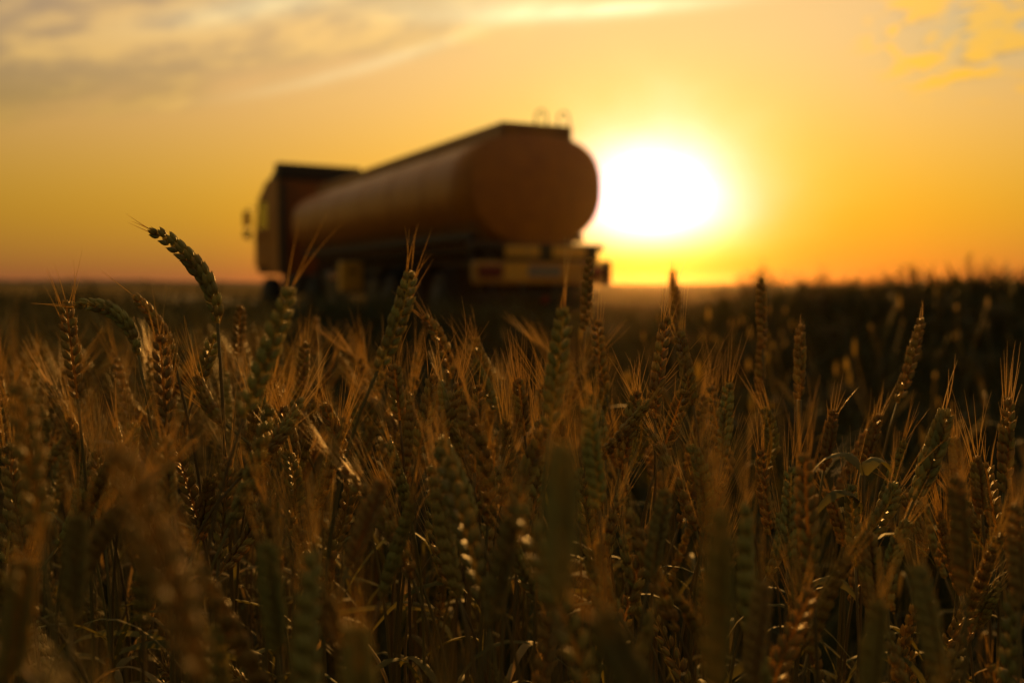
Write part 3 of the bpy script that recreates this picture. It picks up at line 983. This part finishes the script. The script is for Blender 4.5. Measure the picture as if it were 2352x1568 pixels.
H((553, 702), (545, 820), 1.10, 'small soft wheat ear just right of the tall nodding ear', root=(540, 1000), n=15, rank=(.9, .3, 0), awns=None, leaf=0, sharp=False)
H((725, 728), (726, 815), 1.45, 'very small blurred wheat ear against the shaded grass under the cab', root=(727, 1000), n=15, rank=(.8, .5, 0), awns=None, leaf=0, sharp=False)
H((648, 935), (682, 1060), .80, 'wheat ear with a fan of lit awns leaning left below the big soft ear', root=(700, 1320), n=16, rank=(.8, -.3, .2), awns='bearded', awn_len=.038, leaf=0)
H((1190, 870), (1205, 1000), .84, 'wheat ear in the middle of the field carrying a spray of upright awns', root=(1212, 1300), n=16, rank=(.9, .2, 0), awns='bearded', awn_len=.05, leaf=0)
H((1090, 775), (1130, 900), 1.0, 'soft wheat ear tipping left in the middle, below the mud flaps', root=(1140, 1150), n=16, rank=(.8, -.4, .2), awns='few', leaf=0, sharp=False)
H((1915, 940), (1892, 1080), .86, 'wheat ear with a forked tip on the right, behind the green broadleaf weed', root=(1885, 1300), n=17, rank=(.8, .5, 0), awns='few', awn_len=.03, leaf=0, sharp=False)
H((2018, 950), (1982, 1075), .90, 'soft wheat ear leaning right between the forked ear and the broad beaded ear', root=(1970, 1300), n=16, rank=(.85, .3, .2), awns='few', leaf=0, sharp=False)
H((1842, 1232), (1832, 1420), .72, 'pale wheat ear facing front with open pointed spikelets low on the right', root=(1830, 1568), n=20, rank=(.98, 0, 0), awns='tip', awn_len=.012, husk='grain', leaf=0, plump=1.15)
H((1992, 1225), (2010, 1420), .66, 'wheat ear with spread beaks at its tip next to the front-facing ear', root=(2015, 1568), n=19, rank=(.95, .2, 0), awns='tip', awn_len=.012, leaf=0, plump=1.1)
H((2192, 1005), (2200, 1110), .86, 'small plump wheat ear right of the broad beaded ear', root=(2205, 1300), n=15, rank=(.9, .3, 0), awns='few', leaf=0)
H((2240, 1050), (2255, 1180), .78, 'wheat ear with long upright awns near the right edge', root=(2262, 1400), n=16, rank=(.9, .3, 0), awns='few', awn_len=.05, leaf=0)
H((2262, 1060), (2290, 1230), .82, 'short-awned wheat ear below the two-awned ear at the right edge', root=(2300, 1450), n=17, rank=(.8, -.3, .2), awns='few', leaf=0, sharp=False)
H((745, 925), (800, 1060), .80, 'ear under a curled pale leaf left of the bearded sheaf', root=(830, 1350), n=15, rank=(.8, -.4, .2), awns='few', leaf=1, dry_leaf=True)
# --- the big soft ones close to the lens
for (t_, b_, y_, lab) in (
    ((40, 870), (95, 1240), .42, 'big blurred wheat ear at the left edge below the horizon'),
    ((262, 1010), (470, 1560), .27, 'very large blurred wheat ear slanting down to the right at lower left'),
    ((180, 1180), (165, 1440), .44, 'blurred wheat ear low on the left edge, beside the very large slanting one'),
    ((1292, 1015), (1282, 1390), .31, 'blurred brown wheat ear upright in the middle of the frame'),
    ((1185, 1150), (1125, 1440), .45, 'blurred beaded wheat ear leaning right, low in the middle'),
    ((1655, 1160), (1640, 1600), .31, 'tall dark blurred wheat ear low right of the middle'),
    ((1755, 1330), (1720, 1600), .45, 'soft greenish wheat ear low on the right, left of the front-facing ear'),
    ((2195, 1085), (2215, 1360), .47, 'blurred dark wheat ear upright low on the right'),
    ((2105, 1290), (2160, 1580), .43, 'blurred brown wheat ear tipping left in the lower right'),
    ((1375, 1400), (1520, 1700), .29, 'big orange-lit blurred ear at the bottom right of the middle'),
    ((2020, 1375), (1990, 1640), .42, 'soft wheat ear at the bottom right with a bright bead'),
    ((610, 1240), (640, 1500), .45, 'soft wheat ear at the bottom left of the middle'),
    ((815, 1430), (840, 1720), .33, 'blurred orange ear tip at the bottom, left of the middle'),
    ((1010, 1000), (1090, 1200), .58, 'soft dark wheat ear crossing the middle of the field'),
    ((880, 1100), (800, 1300), .52, 'soft green wheat ear leaning right before the bearded sheaf'),
    ((1530, 1120), (1490, 1330), .56, 'soft pale wheat ear low under the sun'),
    ((1350, 930), (1375, 1170), .56, 'soft wheat ear below the rear corner of the truck'),
    ((700, 1400), (690, 1640), .44, 'soft wheat ear at the bottom with bright points'),
    ((380, 1000), (385, 1200), .60, 'dark soft wheat ear under the slightly blurred pale ear'),
    ((2330, 1150), (2340, 1400), .52, 'soft wheat ear at the right edge low down'),
    ((60, 1280), (20, 1560), .36, 'blurred wheat ear in the lower left corner'),
):
    H(t_, b_, y_, lab, n=19, rank=(.85, .45, .1), awns='few', awn_len=.026, leaf=0, sharp=False, plump=.72, husk='grain_green' if rng.random() < .4 else 'grain')

# --- prototypes for the rest; copies share their meshes
ALLK = {}


def children_table():
    t = {}
    for o in bpy.data.objects:
        if o.parent is not None:
            t.setdefault(o.parent, []).append(o)
    return t


protos = {'sharp': [], 'soft': []}
for k in range(24):
    sharp = k < 12
    r = np.random.default_rng(300 + k)
    L = r.uniform(.058, .098); lean = r.normal(0, .019, 2)
    tip = np.array([lean[0], lean[1], .712]); base = tip - unit([lean[0] * 1.6 + r.normal(0, .01), lean[1], L]) * L
    base[:2] *= .55
    a = r.uniform(0, 3.14)
    kind = 'bearded' if k in (2, 7, 10, 14, 19) else 'few'
    o = plant(tip, base, (0, 0, 0), (r.normal(0, .006), r.normal(0, .006), 0), int(r.integers(16, 21)), (math.cos(a), math.sin(a), .1), kind, sharp,
              'grain_green' if k % 3 == 0 else 'grain', 500 + k, leaf=1, awn_len=(.06 if kind == 'bearded' else .045))
    protos['sharp' if sharp else 'soft'].append(o)
TAB = children_table()

# where they stand: a jittered scatter, the largest in view first
cand = []
cell = 0.052
for ix in range(int(-2.2 / cell), int(2.2 / cell)):
    for iy in range(int(.30 / cell), int(2.1 / cell)):
        x = (ix + rng.uniform(-.45, .45)) * cell; y = (iy + rng.uniform(-.45, .45)) * cell
        if y < .33: continue
        # the crop thins out to the right behind the front rows
        dens = 1.0
        q = x / y
        lim = 1.75 - .45 * float(sstep(-.22, -.10, q)) - .32 * float(sstep(.06, .16, q)) - .06 * float(sstep(.24, .36, q))
        dens *= 1 - .97 * float(sstep(lim - .12, lim + .10, y))
        if rng.random() > dens: continue
        px, py = project((x, y, .70))
        if not (-60 < px < 2412): continue
        if y < .60 and rng.random() < .45: continue
        cand.append((y, x, px, py))
cand.sort()
N_IND = 292 - len(PLANTS)
near_pool, rest = [], []
for c in cand:
    (near_pool if len(near_pool) < N_IND * 10 else rest).append(c)
# keep individuals where they show: skip those wholly below the frame
vis = [c for c in near_pool if c[3] < 1500]
idx = np.linspace(0, len(vis) - 1, len(vis)).astype(int)
IND = vis[:N_IND]
rest = vis[N_IND:]
NEAR_T, MID_T = .58, .86
zones = ('at the left edge', 'around the tall nodding ear', 'below the cab of the truck', 'below the middle of the tank', 'below the rear of the truck', 'under the sun', 'below the rounded bush', 'before the dark bank', 'at the right edge')
used = {'sharp': 0, 'soft': 0}
for (y, x, px, py) in IND:
    kind = 'sharp' if NEAR_T < y < 1.0 else 'soft'
    pl = protos[kind]; p = pl[used[kind] % len(pl)]
    first = used[kind] < len(pl)
    used[kind] += 1
    o = p if first else copy_tree(p, TAB)
    s = rng.uniform(.90, 1.05) * (1 - .085 * float(sstep(.1, .5, x / max(y, .1))))
    if y < .5: s *= rng.uniform(.90, 1.0)
    o.location = (x, y, float(height(x, y)))
    o.rotation_euler = (rng.normal(0, .03), rng.normal(0, .03), rng.uniform(0, 6.28))
    o.scale = (s, s, s)
    zx = zones[sum(px > q for q in (300, 560, 800, 1080, 1400, 1680, 1950, 2200))]
    if y < NEAR_T:
        lab, g = f'out-of-focus wheat plant close up, low {zx}', f'close blurred wheat {zx}'
    elif y < MID_T:
        lab, g = f'crisp wheat plant of the front row {zx}', f'crisp wheat {zx}'
    else:
        lab, g = f'wheat plant just behind the crisp front row {zx}', f'wheat behind the crisp row {zx}'
    tag(o, lab, 'wheat plant', g)
for kind in protos:                       # prototypes left over
    for p in protos[kind][used[kind]:]:
        for ch in TAB.get(p, []):
            for g in TAB.get(ch, []):
                bpy.data.objects.remove(g)
            bpy.data.objects.remove(ch)
        bpy.data.objects.remove(p)

# --- the rest of the crop as one mass
def low_plant(seed, bearded=False):
    r = np.random.default_rng(seed)
    L = r.uniform(.07, .095); lean = r.normal(0, .03, 2)
    tip = np.array([lean[0], lean[1], .71]); base = tip - unit([lean[0] * 1.6, lean[1], L]) * L; base[:2] *= .55
    curve = quad(base, (tip + base) / 2 + r.normal(0, .004, 3), tip, 9)
    A = MB()
    st = bez((0, 0, 0), (0, 0, .35), base - unit(curve[1] - curve[0]) * .15, base, 7)
    B = MB().add(*tube(st, .0016, 4, cap=False))
    a = r.uniform(0, 3.14)
    for (Rm, p, s) in ear_frames(curve, (math.cos(a), math.sin(a), .1), 15, r):
        v, t = SPK_LO[int(r.integers(4))]
        A.add((v * s * 1.12) @ Rm.T + p, t)
    for k in range(18 if bearded else 8):
        s = r.uniform(.4, 1.0) if not bearded else r.uniform(.1, 1)
        p = curve[int(s * 8)]
        awn_geo(A, p, unit(tip - base) + r.normal(0, .2, 3), (.07 if bearded else .035) * r.uniform(.6, 1.2), r, .0004, seg=2)
    for k in range(1):
        v, t = leaf_geo(r, st[int(r.integers(3, 6))], r.uniform(0, 6.28), r.uniform(.10, .19), .009, r.uniform(.1, .6), r.uniform(0, .5), 6)
        B.add(v, t)
    return A.arrays()[:2], B.arrays()[:2]


LP = [low_plant(900 + k, k in (3, 8)) for k in range(12)]
mass = MB()


def drop(x, y, s):
    k = int(rng.integers(len(LP))); a = rng.uniform(0, 6.28); c, sn = math.cos(a), math.sin(a)
    Rz = np.array([[c, -sn, 0], [sn, c, 0], [0, 0, 1]])
    tlt = rng.normal(0, .05, 2)
    for mi, (v, t) in enumerate(LP[k]):
        w = (v @ Rz.T) * s
        w = w + np.stack([w[:, 2] * tlt[0], w[:, 2] * tlt[1], 0 * w[:, 2]], 1)
        mass.add(w + np.array([x, y, float(height(x, y))]), t, mi)


for (y, x, px, py) in rest:
    drop(x, y, rng.uniform(.90, 1.05) * (1 - .09 * float(sstep(.1, .5, x / max(y, .1)))))
NM = 0
for _ in range(1500):                     # left field, on to nine metres
    y = 2.0 + 8.0 * rng.random() ** 1.3
    x = -rng.uniform(.22, .60) * y - .05
    if x > -.22 * y - .1 * max(0, y - 5): continue
    drop(x, y, rng.uniform(.88, 1.03)); NM += 1
for _ in range(30):                       # stragglers on the verge to the right
    y = rng.uniform(1.9, 6.0); x = y * rng.uniform(-.2, .56)
    drop(x, y, rng.uniform(.62, .95) * (1 - .25 * float(sstep(4.5, 6, y))))
for _ in range(130):                      # low shoots that fill the rows' feet
    y = rng.uniform(.4, 1.9); x = y * rng.uniform(-.56, .56)
    drop(x, y, rng.uniform(.70, .86))
tag(mass.build('standing_wheat', [M['mass'], M['mass_stalk']]), 'dense ripening wheat crop behind the front rows', kind='stuff')

# ------------------------------------------------------------------ verge grass and weeds
def in_truck(x, y):
    d = np.stack([x - .455, y - 16.3], -1)
    s = d @ HEAD; l = d @ np.array([-HEAD[1], HEAD[0]])
    return (s > -3.0) & (np.abs(l) < 1.6)


def blades(n, y0, y1, fx0, fx1, h0, h1, w, power=1.0):
    y = y0 + (y1 - y0) * rng.random(n) ** power
    x = y * rng.uniform(fx0, fx1, n)
    keep = ~in_truck(x, y)
    x, y = x[keep], y[keep]; n = len(x)
    z = height(x, y)
    h = rng.uniform(h0, h1, n) * (0.75 + .5 * (np.sin(x * 2.1 + y) * np.sin(y * 1.3 + x * .7) * .5 + .5))
    a = rng.uniform(0, 6.28, n); ln = rng.normal(0, .35, (n, 2)) * h[:, None]
    ww = w * rng.uniform(.6, 1.4, n) * (y / 5) ** .35
    dx_, dy_ = np.cos(a) * ww, np.sin(a) * ww
    b = np.stack([x, y, z - .02], 1)
    m_ = np.stack([x + ln[:, 0] * .35, y + ln[:, 1] * .35, z + h * .62], 1)
    t = np.stack([x + ln[:, 0], y + ln[:, 1], z + h], 1)
    o = np.stack([dx_, dy_, 0 * dx_], 1)
    v = np.stack([b - o, b + o, m_ - o * .8, m_ + o * .8, t], 1).reshape(-1, 3)
    i = np.arange(n) * 5
    tr = np.concatenate([np.stack([i, i + 1, i + 3], 1), np.stack([i, i + 3, i + 2], 1), np.stack([i + 2, i + 3, i + 4], 1)])
    return v, tr


g = MB()
g.add(*blades(46000, 1.9, 13.5, -.50, 1.0, .08, .24, .010, .8))
g.add(*blades(14000, 9.0, 26, -.60, .95, .20, .42, .010))
tag(g.build('verge_grass', M['grass'], smooth_=False), 'dark green rough grass and weeds on the verge and bank', kind='stuff')

# seed heads catching the light on the bank
sh = MB()
for _ in range(75):
    y = rng.uniform(2.4, 8.0); x = y * rng.uniform(.06, .60)
    if x < .3: continue
    z = float(height(x, y)); h = rng.uniform(.40, .68) * (1 - .35 * float(sstep(5, 9, y))); q = np.array([x, y, z])
    l = rng.normal(0, .11, 2)
    top = q + (l[0], l[1], h)
    sh.add(*tube([q, q + np.array([l[0] * .4, l[1] * .4, h * .6]), top], .0009, 3, cap=False))
    v, t = teardrop(rng.uniform(.025, .075), rng.uniform(.008, .022), .012, 5, (0, .3, .7, 1), (.3, 1, .7, .05))
    sh.add(v + top - (0, 0, .02), t)
tag(sh.build('grass_seed_heads_in_flower', M['seedhead']), 'pale grass seed heads scattered over the dark bank', kind='stuff')


def weed(px, y, h, spread, n, label, dense=40, leafy=.03, name='weed_plant', grp=None, cat='weed'):
    c = at(px, 652, y); z = float(height(c.x, c.y))
    e = empty(name, (c.x, c.y, z - .02))
    r = np.random.default_rng(int(px))
    st = MB(); lf = MB()
    for k in range(n):
        d = r.normal(0, spread, 2) * (0.4 if n < 3 else 1)
        hh = h * r.uniform(.7, 1.0) if k else h
        pth = bez((0, 0, 0), (d[0] * .1, d[1] * .1, hh * .4), (d[0] * .6, d[1] * .6, hh * .75), (d[0], d[1], hh), 9)
        st.add(*tube(pth, np.linspace(.007, .002, 9) * (h / .5) ** .5, 5))
        for _ in range(dense):
            s = r.uniform(.25, 1.0); p = pth[min(8, int(s * 8.99))] + r.normal(0, spread * .14, 3)
            a, b_ = unit(r.normal(size=3)), unit(r.normal(size=3))
            L = leafy * r.uniform(.5, 1.4)
            lf.add([p - b_ * L * .3, p + a * L * .5 - b_ * 0, p + b_ * L * .3, p + a * L], [[0, 1, 2], [1, 3, 2]] if False else [[0, 1, 3], [1, 2, 3]])
    st.build('stem', M['weed_stem'], e)
    lf.build('foliage', M['weed'], e, smooth_=False)
    return tag(e, label, cat, grp)


weed(1752, 24, 1.28, .42, 12, 'rounded bush breaking the horizon right of the sun', 90, .10, 'bush', None, 'bush')
weed(1700, 20, .95, .45, 8, 'low bush sloping down towards the sun, left of the rounded bush', 60, .09, 'bush', None, 'bush')
weed(1840, 18, .90, .5, 8, 'low bush right of the rounded bush on the horizon', 60, .08, 'bush', None, 'bush')
weed(2222, 9.0, .46, .05, 2, 'tall pointed weed sticking up from the bank near the right edge, tallest there', 60, .03)
weed(2252, 9.3, .40, .09, 3, 'branching weed on the bank right beside the tallest pointed weed', 40, .03)
weed(2312, 9.0, .38, .04, 1, 'single thin weed standing up on the bank farthest right', 60, .03)
weed(2150, 9.4, .30, .12, 4, 'low spreading weed on the bank left of the tallest pointed weed', 40, .03)
weed(2060, 9.0, .28, .10, 4, 'short weed tuft on the crest of the bank', 40, .03)
weed(1960, 9.6, .27, .12, 4, 'short weed tuft on the bank, between the bush and the crest', 40, .03)
weed(1880, 10.0, .42, .22, 7, 'dark shrubby weed on the skyline of the bank, just right of the bushes', 60, .05)
weed(2020, 9.8, .40, .20, 6, 'dark shrubby weed on the skyline in the middle of the bank', 60, .05)
weed(2390, 9.2, .33, .10, 3, 'weed tuft cut off by the right edge', 40, .03)

for k in range(26):
    y_ = rng.uniform(4.2, 11.0); px_ = rng.uniform(1480, 2400)
    weed(px_, y_, rng.uniform(.16, .30), rng.uniform(.10, .20), 6, 'low dark weed tuft on the shaded bank right of the truck', 34, .035 + .004 * y_, grp='weed tufts on the bank')

# green broadleaf weed among the wheat
c = at(1965, 1250, .76)
e = empty('broadleaf_weed', (c.x, c.y, float(height(c.x, c.y))))
top = np.array(at(1985, 1090, .76)) - np.array(e.location)
pth = bez((0, 0, 0), (0, 0, .3), top - np.array([0, 0, .12]), top, 14)
MB().add(*tube(pth, np.linspace(.0022, .001, 14), 6)).build('stem', M['stalk'], e)
r = np.random.default_rng(5)
for k, (f, a, L) in enumerate(((13, 2.6, .045), (13, .5, .035), (12, 3.5, .055), (11, -.3, .06), (10, 2.9, .06), (9, .4, .07))):
    v, t = leaf_geo(r, pth[f], a, L, .016, .5, .15, 9)
    MB().add(v, t).build('leaf', M['leaf'], e)
tag(e, 'small green broadleaf weed climbing among the wheat ears on the right', 'weed')

# ------------------------------------------------------------------ haze
HAZE = 0.00012
if HAZE > 0:
    hm = bpy.data.materials.new('haze')
    hm.use_nodes = True
    t = hm.node_tree
    t.nodes.clear()
    out = t.nodes.new('ShaderNodeOutputMaterial')
    pv = t.nodes.new('ShaderNodeVolumePrincipled')
    pv.inputs['Color'].default_value = (0.80, 0.62, 0.45, 1)
    pv.inputs['Density'].default_value = HAZE
    pv.inputs['Anisotropy'].default_value = 0.90
    t.links.new(pv.outputs[0], out.inputs['Volume'])
    hz = MB().box((0, 150, 1.45), (1100, 740, 5.9)).build('haze', hm, smooth_=False)
    tag(hz, 'thin warm evening haze over the field', kind='stuff')
print('plants', len(PLANTS), 'ind', len(IND), 'rest', len(rest), 'tri mass', sum(len(x) for x in mass.t))
